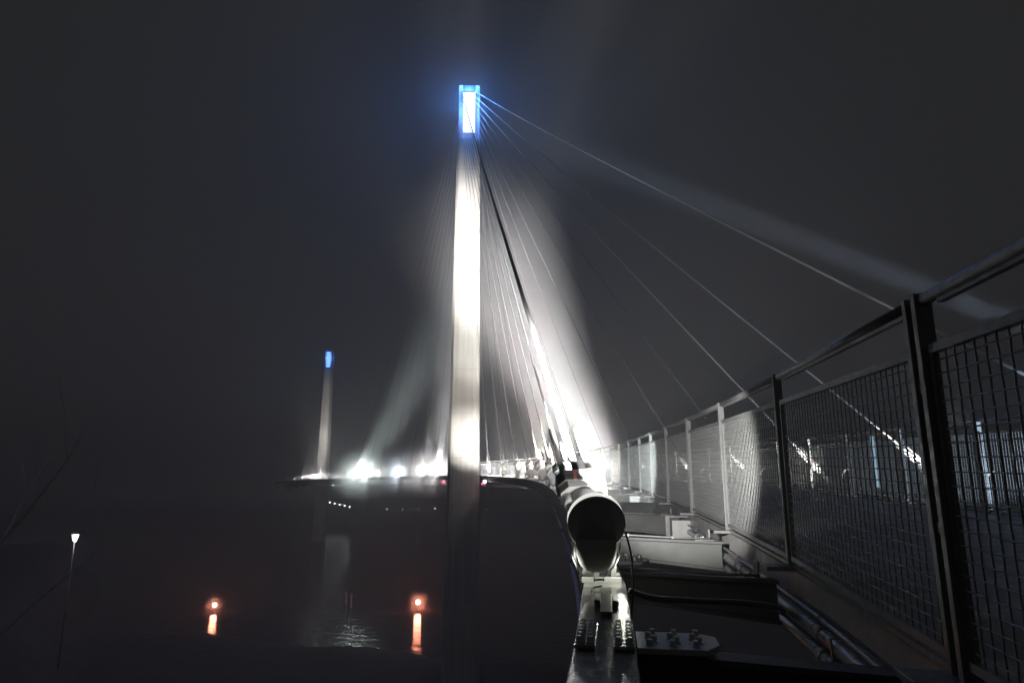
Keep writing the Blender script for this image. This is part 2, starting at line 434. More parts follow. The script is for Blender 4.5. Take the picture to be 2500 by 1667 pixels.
# splice plates with bolts on the girder top and on the bracket shelves
def bolt_mb(r=.013, h=.024):
    mb = MB(); mb.lathe([(r*1.35,0),(r*1.35,h*.15)], 12); mb.lathe([(r,h*.15),(r,h*.75),(r*.85,h)], 6, smooth=False)
    return mb
bolt_proto = None
def bolts(parent, pts):
    global bolt_proto
    for p in pts:
        if bolt_proto is None: o = bolt_mb().build('bolt', M['bolt'], parent); bolt_proto = o
        else: o = bolt_proto.copy(); COL.objects.link(o); o.parent = parent
        o.location = p; o.rotation_euler = (0, 0, random.random())
def splice(z, L=.62):
    d = PGL.find(z); mt = frame(PGL, d)
    mb = MB(); mb.box((-.118,-L/2,0),(-.035,L/2,.014)); mb.box((.035,-L/2,0),(.118,L/2,.014))
    o = mb.build('splice_plate', M['paint'], bridge, bevel=.002); o.matrix_local = frame(PGL, d, .0335)
    bolts(o, [(x, -L/2+.05+j*(L-.1)/5, .014) for x in (-.098,-.055,.055,.098) for j in range(6)])
splice(2.92, .42)
def shelf(z, rows, L=.30, W=.30, dz=.0, shift=.0):
    d = PGL.find(z); mt = frame(PGL, d, dz); 
    mb = MB(); mb.prism([(.0,-L/2),(W-.06,-L/2),(W,-L/2+.10),(W,L/2-.06),(W-.07,L/2),(0,L/2)], 0, .022, 'z')
    o = mb.build('bolted_shelf', M['box'], bridge, bevel=.002); o.matrix_local = mt @ Matrix.Translation((.128+shift, 0, 0))
    bolts(o, rows)
    mb = MB(); mb.box((.05,-L/2+.03,-.07),(W-.02,-L/2+.05,-.003)); mb.box((.05,L/2-.05,-.07),(W-.02,L/2-.03,-.003))
    k = mb.build('shelf_stiffener', M['box'], bridge, bevel=.002); k.matrix_local = o.matrix_local.copy()
random.seed(3)
shelf(5.0, [(.03+ i*.045 + .010*(j%2), -.11+j*.055, .022) for i in range(4) for j in range(5) if (i + j) % 4], W=.23, dz=.02)
shelf(2.95, [(.05+ i*.09 + .02*(j%2), -.10+j*.065, .022) for i in range(3) for j in range(4)], L=.30, W=.33, dz=.0)
shelf(7.1, [(.06,-.03,.022),(.06,.04,.022),(.12,.02,.022)], L=.2, W=.22, dz=.0)

# ---------------------------------------------------------------- fences
PL = 2.4
def wire_panel_mesh():
    mb = MB(); x0, x1 = .06, PL-.06; z0, z1 = .10, 1.14; r = .0036
    nv = 36; nh = 21; amp = .0011
    xs = [x0+.02+(x1-x0-.04)*i/(nv-1) for i in range(nv)]; zs = [z0+.03+(z1-z0-.06)*j/(nh-1) for j in range(nh)]
    for i, x in enumerate(xs):
        pts = [(x, amp*(1 if (i+j)%2 else -1), z) for j, z in enumerate(zs)]
        mb.tube([(x,0,z0)]+pts+[(x,0,z1)], r, 4, False)
    for j, z in enumerate(zs):
        pts = [(x, -amp*(1 if (i+j)%2 else -1), z) for i, x in enumerate(xs)]
        mb.tube([(x0,0,z)]+pts+[(x1,0,z)], r, 4, False)
    return mb
def frame_mesh():
    mb = MB(); x0, x1, z0, z1, t = .055, PL-.055, .085, 1.155, .016
    mb.box((x0,-t,z0-t),(x1,t,z0+t)); mb.box((x0,-t,z1-t),(x1,t,z1+t))
    mb.box((x0-t*.6,-t*.8,z0+t),(x0+t*.9,t*.8,z1-t)); mb.box((x1-t*.9,-t*.8,z0+t),(x1+t*.6,t*.8,z1-t))
    mb.box((x0,-.006,.02),(x1,.006,.045))
    return mb
def post_mesh(double):
    mb = MB()
    for dx in ((-.045, .045) if double else (0,)):
        mb.box((dx-.02,-.030,.03),(dx+.02,.030,1.37))
    if double: mb.box((-.03,-.02,.5),(.03,.02,.54)); mb.box((-.03,-.02,1.0),(.03,.02,1.04))
    mb.box((-.09,-.05,0),(.09,.19,.03))
    # clip bolts
    for z in (.25,.62,1.02):
        mb.lathe([(.010,0),(.010,.012)], 8, Matrix.Translation((.06 if not double else .09,-.018,z)) @ Matrix.Rotation(R(90),4,'X'))
    # handrail bracket plate
    mb.prism([(.03,1.18),(.03,1.34),(.10,1.34),(.075,1.20)], -.004, .004, 'y')
    return mb
def rail_mesh():
    mb = MB(); mb.tube([(.03,0,1.345),(PL-.03,0,1.345)], .024, 14)
    mb.box((.15,-.012,1.305),(PL-.15,.012,1.322))
    return mb
proto = {}
def fence(path, start, n0, n1, label, side):
    root = empty('mesh_fence', tuple(path.at(start))); tag(root, label, 'fence')
    inv = Matrix.Translation(-root.location)
    for i in range(n0, n1):
        d = start + i*PL
        if d < .5 or d + PL > path.s[-1]: continue
        a = path.at(d); b = path.at(d+PL); h = math.atan2(b.y-a.y, b.x-a.x); pitch = -math.asin(max(-1, min(1, (b.z-a.z)/(b-a).length)))
        dbl = (i % 3 == 0)
        sgn = 1 if side > 0 else -1
        key = ('post', dbl, side)
        def inst(key, maker, name, m, bev=0):
            if key not in proto:
                proto[key] = maker().build(name, m, root, bevel=bev); return proto[key]
            o = proto[key].copy(); COL.objects.link(o); o.parent = root; return o
        def pm():
            mb = post_mesh(dbl)
            if sgn < 0: mb.v = [(x, -y, z) for x, y, z in mb.v]; mb.f = [f[::-1] for f in mb.f]
            return mb
        o = inst(key, pm, 'post', M['post'], .003)
        o.location = a - root.location; o.rotation_euler = (0, 0, heading(path, d) + math.pi/2)
        for key, mk, nm, m in (('wire', wire_panel_mesh, 'mesh_panel', M['wire']), ('pf', frame_mesh, 'panel_frame', M['galv']), ('rail', rail_mesh, 'handrail', M['post'])):
            o = inst(key, mk, nm, m)
            o.location = a - root.location; o.rotation_euler = (0, pitch, h)
    return root
S0 = PFL.find(2.42)
fl = fence(PFL, S0, -3, 80, 'near wire mesh fence with steel posts and tube handrail along the deck', 1)
fr = fence(PFR, PFR.find(2.8), -3, 60, 'wire mesh fence on the far side of the deck behind the near fence', -1)

# ---------------------------------------------------------------- stay cables
NSP = 7.2
SG = PGL.find(4.15); SGR = PGR.find(6.8)
def cable_dir(p, q): return (q-p).normalized()
def ax_matrix(p, z, right):
    z = z.normalized(); x = (right - z*right.dot(z)).normalized(); y = z.cross(x)
    return Matrix(((x.x,y.x,z.x,p.x),(x.y,y.y,z.y,p.y),(x.z,y.z,z.z,p.z),(0,0,0,1)))
anch = {}
def anchor_meshes(detail):
    def g():
        parts = []
        n = 24 if detail else 8
        mb = MB()   # clevis and socket body
        mb.box((-.055,-.012,-.05),(-.030,.012+.04,.16)); mb.box((.030,-.012,-.05),(.055,.012+.04,.16))
        mb.lathe([(.05,.12),(.072,.26),(.082,.44),(.082,.61),(.072,.65)], n)
        mb.prism([(-.135,-.03),(-.09,-.07),(.09,-.07),(.135,-.03),(.135,.03),(.09,.07),(-.09,.07),(-.135,.03)], .66, .732, 'z')
        for sx in (-1, 1):
            mb.lathe([(.028,.57),(.034,.585),(.034,.66)], max(8,n//2), Matrix.Translation((sx*.095,0,0)))
        parts.append(('socket', M['white'], mb))
        mb = MB()   # crosshead block
        mb.prism([(-.145,-.035),(-.10,-.075),(.10,-.075),(.145,-.035),(.145,.035),(.10,.075),(-.10,.075),(-.145,.035)], .735, .86, 'z')
        parts.append(('crosshead', M['rusty'], mb))
        mb = MB()
        for sx in (-1, 1): mb.tube([(sx*.095,0,.10),(sx*.095,0,.58)], .018, max(6,n//2))
        parts.append(('tie_rod', M['cable'], mb))
        for sx in (-1, 1):
            mb = MB(); mb.lathe([(.036,.862),(.038,.89),(.032,.905)], 6 if detail else 6, Matrix.Translation((sx*.085,0,0)), False)
            mb.lathe([(.022,.905),(.026,.92),(.024,.935)], max(8,n//2), Matrix.Translation((sx*.085,0,0)))
            parts.append(('nut', M['cable'], mb))
            mb = MB(); mb.lathe([(.0185,.936),(.0185,1.53),(.016,1.56),(.009,1.575)], max(8,n//2), Matrix.Translation((sx*.085,0,0)))
            parts.append(('rod_cover', M['white'], mb))
        return parts
    if detail not in anch: anch[detail] = [(nm, m, mb) for nm, m, mb in g()]
    return anch[detail]
acache = {}
def stay(p, q, label, group, r=.025, level=2, m=None):
    p = Vector(p); q = Vector(q); z = q-p; L = z.length
    root = empty('stay_cable', tuple(p)); tag(root, label, 'cable', group)
    mtx = ax_matrix(Vector((0,0,0)), z, Vector((1,0,0)))
    mb = MB(); zz = z.normalized()
    a = .80 if level else 0
    mid = [zz*a] + [zz*(a+(L-a)*k/10) + Vector((0,0,-L*.004*math.sin(math.pi*k/10))) for k in range(1,11)]
    mb.tube(mid, r, 12 if level == 2 else 6, True); mb.build('strand', m or M['cable'], root)
    if level:
        for i, (nm, pm_, am) in enumerate(anchor_meshes(level == 2)):
            key = (level, i)
            if key not in acache: o = am.build(nm, pm_, root, bevel=.006 if nm in ('crosshead',) else 0); acache[key] = o
            else: o = acache[key].copy(); COL.objects.link(o); o.parent = root
            o.matrix_local = mtx @ Matrix.Diagonal((1.2, 1.25, 1, 1))
    return root
def up_at(T, k, side, far, kmax=8):
    # attachment on the lantern: longest cable highest
    h = TOP - .75 - (kmax-k)*.52
    return Vector((T.x + side*.62, T.y + (1.0 if far else -1.0), EYE + h))
LPIN = {}
for k in range(0, 8):
    p = PGL.at(SG+k*NSP) + Vector((0,0,.14)); LPIN[k] = p
    where = {-1:'passing closest to the viewer from behind', 0:'thick dark cable rising behind the closest floodlight'}.get(k)
    lab = where if k == 0 else ('stay cable anchored behind the viewer at the left edge girder' if k < 0 else '%s stay cable beyond the closest floodlight on the left girder, near tower' % ORD[k-1])
    stay(p, up_at(T1, 8-k-0, -1, False), lab, 'stay cables from left girder to near tower', .025 if k <= 1 else .022, 2 if k < 4 else 1)
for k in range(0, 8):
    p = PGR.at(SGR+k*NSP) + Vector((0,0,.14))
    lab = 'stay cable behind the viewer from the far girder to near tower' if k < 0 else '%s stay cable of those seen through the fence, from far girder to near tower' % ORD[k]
    stay(p, up_at(T1, 8-k, 1, False), lab, 'stay cables from far girder to near tower', .024, 1, M['lit_cable'] if k < 3 else None)
for k in range(9, 18):
    p = PGL.at(SG+k*NSP) + Vector((0,0,.14))
    stay(p, up_at(T1, k-9, -1, True), '%s thin stay cable left of the near tower, on the left girder beyond it' % ORD[k-9], 'stay cables beyond near tower, left girder', .02, 1)
    p = PGR.at(SGR+k*NSP) + Vector((0,0,.14))
    stay(p, up_at(T1, k-9, 1, True), '%s thin stay cable beyond the near tower, on its far girder' % ORD[k-9], 'stay cables beyond near tower, far girder', .02, 1)
for j, k in enumerate(range(19, 27)):
    stay(PGL.at(SG+k*NSP)+Vector((0,0,.14)), up_at(T2, 8-j, -1, False), '%s hair thin stay cable up to the distant tower from the left girder' % ORD[j], 'stay cables of distant tower, left girder', .02, 0)
    stay(PGR.at(SGR+k*NSP)+Vector((0,0,.14)), up_at(T2, 8-j, 1, False), '%s hair thin stay cable up to the distant tower from the far girder' % ORD[j], 'stay cables of distant tower, far girder', .02, 0)

# ---------------------------------------------------------------- floodlights
def flood_parts(root, lens=None):
    # local: +y points along the deck away from the viewer, z up; head tilted
    tilt = Matrix.Translation((0,0,.37)) @ Matrix.Rotation(R(22), 4, 'X') @ Matrix.Rotation(R(-90), 4, 'X')   # local z -> forward/up
    mb = MB()
    mb.lathe([(.163,-.052),(.168,-.046),(.168,-.034)], 56, tilt)
    head = mb.build('housing', M['black'], root)
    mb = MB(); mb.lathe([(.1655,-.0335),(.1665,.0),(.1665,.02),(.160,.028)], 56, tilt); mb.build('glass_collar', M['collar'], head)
    if lens:
        mb = MB(); mb.lathe([(.150,.0285),(.120,.040),(.02,.048)], 32, tilt); mb.build('lens', lens, head)
    mb = MB()   # drop shaped gear case under the head
    mb.lathe([(.03,.085),(.07,.095),(.098,.13),(.115,.18),(.122,.27)], 28, Matrix.Translation((0,.02,0)))
    mb.build('gear_case', M['black'], root)
    for sx in (-1, 1):
        mb = MB(); mb.tube([(sx*.140,.03,.25),(sx*.136,.04,.17),(sx*.110,.08,.11),(sx*.08,.18,.05)], .006, 8); mb.tube([(sx*.120,.05,.27),(sx*.118,.10,.16),(sx*.09,.19,.04)], .009, 8)
        mb.build('yoke', M['galv'], root)
    mb = MB(); mb.box((-.075,.17,.0),(.165,.34,.035)); mb.box((-.075,.20,.035),(-.005,.30,.085)); mb.box((.10,.20,.035),(.160,.28,.055))
    mb.build('base_plate', M['white'], root, bevel=.006)
    mb = MB(); mb.tube([(-.02,-.05,.05),(.03,-.05,.052)], .007, 10); mb.tube([(.028,-.05,.052),(.034,-.05,.052)], .011, 10); mb.tube([(-.026,-.05,.05),(-.018,-.05,.05)], .010, 10)
    mb.build('clamp', M['bolt'], root)
floodA = None
BLOOM = []
AIM = Vector((T1.x, T1.y-1.2, EYE+26))
CW = (.93, 1.0, .99); WW = (1.0, .97, .95)
# left girder index -> (beam W, aim height, cone deg, spill W, colour)
# per floodlight: (beam share, aim height, cone degrees, spill share, colour, halo watts)
WARM = (1.0, .90, .84)
FG = (.86, 1.0, .96)
LEFT = {0:(.42,21,18,.7,WW,0), 1:(.30,20,19,1.2,CW,0), 2:(.36,20,19,1.1,WARM,0), 3:(.28,19,24,1.0,WARM,0), 4:(.06,12,26,1.0,WARM,0),
        5:(.020,10,50,2.5,WARM,0), 6:(.034,3.4,36,5.0,WW,0), 7:(0,8,0,4,WW,0),
        9:(.15,12,20,2.0,WW,0), 10:(2.2,13,16,3.0,WW,600), 11:(4.5,15,13,3.0,WW,700), 12:(2.0,16,12,1.0,CW,0), 13:(26.0,16,8,3.0,(.80,.92,1.0),1100), 14:(7,17,9,1.0,CW,0), 15:(5,17,9,2.0,WW,300), 16:(50.0,15,6.5,4.0,FG,2200), 17:(65,17,6.5,4.0,FG,2200),
        20:(.14,20,24,4,WW,0), 21:(.25,8,22,4,WW,0), 22:(.06,16,24,4,WW,0), 23:(.0,6,16,4,WW,0)}
def place_flood(path, s, k, side, cfg, label, group):
    global floodA
    p = path.at(s) + Vector((0,0,.033)); fwd = (T1 - p); fwd.z = 0
    rz = math.atan2(-fwd.x, fwd.y)
    if k == 0 and side < 0: rz = R(-1)
    if side < 0 and k < 8: p = p + Vector((-.045, 0, 0))
    far = k > 8
    lens = M['lens'] if (cfg and cfg[5] > 0) else M['lens_far']
    root = empty('floodlight', tuple(p), rz); tag(root, label, 'floodlight', group)
    key = lens.name
    if key not in place_flood.cache:
        flood_parts(root, lens); place_flood.cache[key] = root
    else:
        src = place_flood.cache[key]
        for ch in src.children:
            if ch.type != 'LIGHT': copy_tree(ch, root)
    if cfg:
        bw, ah, cone, sp, col, halo = cfg
        TT = T2 if k > 18 else T1
        d = Vector((TT.x + (0.6 if k == 0 and side < 0 else 1.6 if side < 0 and k in (1, 2, 3) else 0), TT.y, EYE+ah)) - p
        dn = d.normalized(); lp = p + Vector((dn.y, -dn.x, 0)).normalized()*((.21 if k == 0 else .22) if side < 0 and k < 7 else 0) + Vector((0,0,.42)) + dn*.20
        if bw: light('SPOT', 'beam', tuple(lp), P_BEAM*bw, col, root, d, cone, 1.0, .10)
        if sp:   # light spilling sideways onto the fence and the next anchor
            tn = path.tan(s); tn.z = 0; rt = Vector((tn.y, -tn.x, 0)) * (-side)
            if k > 8: tn = -tn
            dd = tn + rt*(.27 if side < 0 else .30) + Vector((0,0,.15))
            light('SPOT', 'spill', tuple(lp), P_SPILL*sp, col, root, dd, 50 if side < 0 else 30, .5, .06)
            light('SPOT', 'forward_glow', tuple(lp), P_SPILL*sp*.015, col, root, d, 120, .8, .06)
        if side > 0 and 1 <= k < 4:   # light thrown up onto the cable passing overhead
            pin = path.at(SGR + (k-1)*NSP) + Vector((0,0,.14)); tgt = pin.lerp(up_at(T1, 9-k, 1, False), .17)
            cl = p + Vector((0,0,.64)); light('SPOT', 'up_glow', tuple(cl), 800, col, root, tgt-cl, 60, .8, .05)
        if k == 0 and side < 0:
            fm = Matrix.Translation(p) @ Matrix.Rotation(rz, 4, 'Z')
            for sx in (-1, 1): light('POINT', 'girder_fill', tuple(fm @ Vector((sx*.150, .05, .12))), 1.1, (1.0, 1.0, .88), root, rad=.012)  # added fill points beside the gear case, to light girder and yokes
        if halo:   # added point light for lens bloom, inside its added mist
            hp = lp + (Vector((0,0,EYE))-lp).normalized()*.5 + Vector((0,0,.1))
            light('POINT', 'halo', tuple(hp), halo, col, root, rad=.25)
            BLOOM.append((hp, {16:5.2, 17:5.0, 13:3.8, 15:2.6, 10:3.4, 11:3.6}.get(k, 2)))
    return root
place_flood.cache = {}
for k in sorted(LEFT):
    if k == 0: lab = 'largest black round floodlight seen from behind, on the girder before the viewer'
    elif k == -1: lab = 'floodlight on the left girder behind the viewer'
    elif k < 8: lab = '%s black floodlight along the left girder beyond the closest one' % ORD[k-1]
    elif k < 18: lab = '%s floodlight on the left girder counted onward from the near tower, facing the viewer' % ORD[k-9]
    else: lab = '%s tiny floodlight on the deck edge below the distant tower' % ORD[k-20]
    place_flood(PGL, SG + k*NSP - .18, k, -1, LEFT[k], lab, 'floodlights on the left girder')
RK = [0,1,2,3,4,5,6,10,14]
RIGHT = {0:(.42,34,4.2,1,(.62,.78,1.0),0), 1:(0,6,0,1.2,WW,0), 2:(0,6,0,1.2,WW,0), 3:(0,6,0,1.2,CW,0), 4:(0,6,0,1.2,CW,0), 5:(.05,12,20,2,CW,0), 6:(0,6,0,3,CW,0), 10:(.1,14,20,2,WW,0), 14:(.15,24,10,2,CW,0)}
for k in RK:
    lab = '%s floodlight on the far girder, hidden beyond the mesh fences' % ORD[RK.index(k)]
    place_flood(PGR, SGR + k*NSP - 1.4, k, 1, RIGHT[k], lab, 'floodlights on the far girder')

# ---------------------------------------------------------------- conduits and junction boxes along the deck edge
def pipe_along(name, off, dz, y0, y1, r, m, label, step=.35, n=14):
    d0, d1 = PFL.find(y0), PFL.find(y1); pts = []; d = d0
    while d < d1: mt = frame(PFL, d); pts.append(mt @ Vector((off, 0, dz))); d += step
    o0 = pts[0]; mb = MB(); mb.tube([q-o0 for q in pts], r, n)
    for i in range(4, len(pts)-2, 7):   # couplings
        mb.tube([pts[i]-o0, pts[i].lerp(pts[i+1], .25)-o0], r*1.22, n)
    return tag(mb.build(name, m, None, o0), label, 'conduit', 'conduits under the near fence')
tubegrey = mat('conduit', (.30,.30,.29), .35, .2, .1, 40, .2, 6, .1)
BX = [9.75, 16.9, 24.1, 31.3]
for bi, (ya, yb) in enumerate([(2.6, 9.65)] + list(zip([b+.12 for b in BX[:-1]], [b-.1 for b in BX[1:]]))):
    w = ['closest run', 'second run', 'third run', 'farthest run'][bi]
    pipe_along('conduit', -.075, -.14, ya, yb, .014, M['galv'], 'thin upper conduit below the near fence, %s' % w)
    pipe_along('conduit', -.060, -.23, ya, yb, .040, tubegrey, 'thick middle conduit below the near fence, %s' % w)
    pipe_along('conduit', -.060, -.35, ya, yb, .040, tubegrey, 'thick lowest conduit below the near fence, %s' % w)
for bi, y in enumerate(BX):
    d = PFL.find(y); mt = frame(PFL, d)
    root = empty('junction_box', tuple(mt.translation), heading(PFL, d))
    tag(root, ['closest', 'second closest', 'third closest', 'farthest'][bi] + ' pale steel junction box where the conduits meet, under the near fence', 'junction box', 'junction boxes')
    mb = MB(); mb.box((-.26,0,-.45),(-.012,.16,-.10)); mb.build('case', M['box'], root, bevel=.006)
    mb = MB(); mb.box((-.270,-.012,-.458),(-.006,-.002,-.092)); 
    for x in (-.255,-.02):
        for z_ in (-.445,-.105): mb.lathe([(.008,0),(.008,.006)], 8, Matrix.Translation((x,-.012,z_)) @ Matrix.Rotation(R(90),4,'X'))
    mb.build('cover', M['box'], root, bevel=.002)
    mb = MB(); mb.box((-.34,.17,-.44),(-.28,.20,-.06)); mb.box((-.34,.165,-.06),(-.01,.20,-.04)); mb.build('bracket', M['galv'], root)
# pipe hangers under the deck edge
for y in (3.7, 6.1, 8.5, 12.0, 14.4):
    d = PFL.find(y); mt = frame(PFL, d)
    mb = MB(); mb.box((-.112,-.015,-.29),(-.105,.015,-.17)); mb.box((-.105,-.015,-.176),(-.003,.015,-.17)); mb.box((-.112,-.015,-.41),(-.105,.015,-.29)); mb.box((-.105,-.015,-.296),(-.003,.015,-.288))
    o = mb.build('pipe_hanger', M['galv'], bridge, bevel=.002); o.matrix_local = mt
for z_, n_ in ((4.85, 4), (7.0, 3), (10.1, 3)):
    d = PGL.find(z_); mt = frame(PGL, d); g = gap(mt.translation) - .2
    mb = MB(); mb.box((g-.20,-.07,-.050),(g-.01,.07,-.040)); mb.box((g-.06,-.05,-.04),(g-.045,.05,.06)); o = mb.build('foot_plate', M['galv'], bridge, bevel=.002); o.matrix_local = mt
    bolts(o, [(g-.17+i*.035, (-.03 if i % 2 else .03), -.039) for i in range(n_)])
    mb = MB(); mb.tube([(.14,-.05,.012),(.45,-.055,.0),(g*.7,-.05,-.022),(g-.05,-.05,-.03)], .009, 8)
    mb.box((.40,-.075,-.01),(.42,-.035,.016)); mb.box((g*.66,-.075,-.03),(g*.66+.02,-.035,-.005)); o = mb.build('lead_pipe', M['galv'], bridge); o.matrix_local = mt
# hoses looping from the conduits to the closest floodlight
def hose(label, pts, r):
    P = [Vector(q) for q in pts]; out = []
    for i in range(len(P)-1):
        p0 = P[max(i-1,0)]; p1 = P[i]; p2 = P[i+1]; p3 = P[min(i+2,len(P)-1)]
        for k in range(8):
            t = k/8; out.append(.5*((2*p1)+(p2-p0)*t+(2*p0-5*p1+4*p2-p3)*t*t+(3*p1-p0-3*p2+p3)*t**3))
    out.append(P[-1]); o0 = out[0]
    mb = MB(); mb.tube([q-o0 for q in out], r, 10)
    return tag(mb.build('hose', M['dark'], None, o0), label, 'hose', 'black hoses at the closest floodlight')
f0 = frame(PGL, SG-.18)
def L(x, y, z): return f0 @ Vector((x, y, z))
hose('thick black hose lying along the bracket toward the closest floodlight', [L(1.10,1.3,-.22),L(1.14,.7,-.20),L(1.02,.28,-.10),L(.78,.10,-.05),L(.48,.02,-.03),L(.26,-.04,-.01),L(.13,-.06,.03)], .016)
hose('thin black lead hanging at the right of the closest floodlight', [L(.125,-.02,.34),L(.150,-.05,.22),L(.155,-.07,.08),L(.150,-.06,.0),L(.14,-.03,-.12)], .006)
hose('thin black lead curling over the base of the closest floodlight', [L(-.02,-.05,.05),L(-.05,-.06,.045),L(-.075,-.08,.04),L(-.08,-.16,.02),L(-.06,-.26,.012),L(-.05,-.36,.010)], .005)
# dark strip laid in for the lamp strut's reflection and two small wing bolts on the girder
mb = MB(); d = PGL.find(3.55)
o = None
mt = frame(PGL, d, .031); mb.box((-.028,-.26,0),(.028,.26,.012)); mb.lathe([(.016,0),(.016,.03)], 12, Matrix.Translation((-.045,-.06,0))); mb.lathe([(.016,0),(.016,.03)], 12, Matrix.Translation((.045,-.06,0)))
o = mb.build('reflection_strip', M['dark'], bridge, bevel=.002); o.matrix_local = mt

# ---------------------------------------------------------------- small lamps of the bridge and the river
def ball(name, m, r, parent, loc=(0,0,0), seg=16):
    mb = MB(); n = seg//2
    mb.lathe([(max(r*math.sin(math.pi*i/n), .0005), -r*math.cos(math.pi*i/n)) for i in range(n+1)], seg)
    return mb.build(name, m, parent, loc)
def nav(x, y, h, m, label, stem, r=.10, e=0, col=(1,1,1)):
    root = empty('navigation_light', (x, y, EYE+h)); tag(root, label, 'navigation light', 'small lights under the bridge')
    ball('lens', m, r, root)
    mb = MB(); mb.tube([(0,0,r*.9),(0,0,r+stem)], .025, 8); mb.build('stem', M['galv'], root)
    if e: light('POINT', 'glow', (x, y, EYE+h), e, col, root, rad=r*1.7)
nav(-2.42, 54.6, -.22, M['red'], 'red navigation lamp hanging beside the near tower shaft', .25, .07)
root = empty('bracket_lamp', (-2.2, 54.2, EYE-.05)); tag(root, 'small white globe lamp on a short stem right beside the near tower', 'lamp')
ball('globe', M['bulb'], .13, root); mb = MB(); mb.tube([(0,0,-.1),(0,0,-.75)], .045, 8); mb.build('stem', M['white'], root); mb = MB(); mb.tube([(0,0,.1),(0,0,.3)], .04, 8); mb.build('hanger', M['galv'], root)
nav(-7.96, 78, -.14, M['red'], 'brightest red navigation lamp under the deck left of the near tower', .4, .13, 14, (1,.03,.12))
nav(-40.0, 150, -.9, M['green'], 'pale green lamp under the deck, left one of the pair', .5, .12)
nav(-34.5, 150, -.98, M['green'], 'pale green lamp under the deck, right one of the pair', .6, .12)
nav(-59.6, 185, -3.63, M['red'], 'tiny red lamp hanging under the distant deck, left of two', 3.0, .07)
nav(-54.2, 185, -3.74, M['red'], 'tiny red lamp hanging under the distant deck, right of two', 3.2, .07)

def globe_post(x, y, z0, h, r, m, e, col, label, cat='lamp post', group=None, name='lamp_post', bloom=False):
    root = empty(name, (x, y, z0)); tag(root, label, cat, group)
    mb = MB(); mb.tube([(0,0,-1.0),(0,0,h-r*.9)], [.09,.06], 10); mb.lathe([(.16,0),(.12,.15)], 12); mb.build('post', M['post_dark'], root)
    if bloom:
        ball('globe', m, r*.6, root, (0,0,h))
        light('POINT', 'glow', (x, y, z0+h), e, col, root, rad=r*.75)
        BLOOM.append((Vector((x, y, z0+h)), r*3.4))  # adds a volume for lens bloom round the globe
    else:
        ball('globe', m, r, root, (0,0,h))
        if e: light('POINT', 'glow', (x, y, z0+h), e, col, root, rad=r*1.35)
    return root
OC = (1.0, .24, .14)
globe_post(-37.2, 87, 0, .85, .42, M['orange'], 1300, OC, 'glowing orange globe lamp just above the water, left one', 'globe lamp', 'orange lamps over the water', bloom=True)
globe_post(-11.9, 88, 0, 1.0, .50, M['orange'], 1700, OC, 'glowing orange globe lamp above the water with a long reflection, below the near tower', 'globe lamp', 'orange lamps over the water', bloom=True)
for i in range(6):
    t = i/5; x_ = -(444 - 59*t)/1600*(245-8*t); y_ = 245-8*t
    hh = EYE - (46+12*t)/1600*y_*1.03
    zg = far_h(x_, y_)
    gp = globe_post(x_, y_, zg, hh-zg, .20, M['bulb'], [160,50,90,70,160,160][i], (.88,1,.99), '%s of six bright white lamps in a row under the distant deck, from the left' % ORD[i], 'lamp post', 'white bank lamps')
    mb = MB(); mb.lathe([(.10,-.32),(.62,-.27),(.66,-.21)], 16, Matrix.Translation((0,0,hh-zg))); mb.build('light_shield', M['post_dark'], gp)  # added shield, keeps the lamp's light off the water
for i, (px, py) in enumerate(((954,1241),(991,1243),(1029,1245),(1068,1247),(1191,1250),(1231,1251))):
    y_ = 244.0; x_ = (px-1250)/1600*y_; zg = far_h(x_, y_)
    root = empty('bollard_light', (x_, y_, zg)); tag(root, '%s of the tiny bollard lights on the far bank, counted from the left' % ORD[i], 'bollard light', 'bollard lights on far bank')
    mb = MB(); mb.tube([(0,0,-.3),(0,0,.55)], .08, 8); mb.build('post', M['post_dark'], root); ball('head', M['bulb'], .11, root, (0,0,.62), 10)
# reflector posts in the river
for i, (x_, y_) in enumerate(((-22.0, 92.0), (-20.85, 90.0))):
    root = empty('mooring_post', (x_, y_, 0)); tag(root, 'pale mooring post standing in the dark river, %s of two' % ('left' if i == 0 else 'right'), 'post', 'mooring posts')
    mb = MB(); mb.tube([(0,0,-1),(0,0,1.6)], .13, 10); mb.build('shaft', M['white'], root); mb = MB(); mb.lathe([(.15,1.6),(.16,1.7),(.05,1.8)], 12); mb.build('cap', M['galv'], root)

# street lamp on the near bank
x_, y_ = -37.8, 59.0; zg = near_h(x_, y_); hl = EYE-4.78-zg
root = empty('street_lamp', (x_, y_, zg)); tag(root, 'lantern street lamp glowing pale pink on the dark bank at far left', 'street lamp')
mb = MB(); mb.tube([(0,0,-.5),(0,0,hl-.36)], [.09,.05], 12); mb.lathe([(.2,0),(.14,.35)], 12); mb.build('post', M['galv'], root)
mb = MB(); mb.lathe([(.10,hl-.36),(.20,hl-.10),(.30,hl+.24)], 4, smooth=False); mb.build('glass', M['glass'], root)
mb = MB()
for j in range(4):
    a = math.pi/2*j; mb.tube([(.12*math.cos(a),.12*math.sin(a),hl-.38),(.40*math.cos(a),.40*math.sin(a),hl+.33)], .022, 6)
mb.lathe([(.44,hl+.33),(.42,hl+.37),(.12,hl+.5)], 4, smooth=False); mb.build('cage', M['white'], root)
light('POINT', 'glow', (x_, y_-.1, EYE-4.95), 60, (1,.82,.92), root, rad=.3)

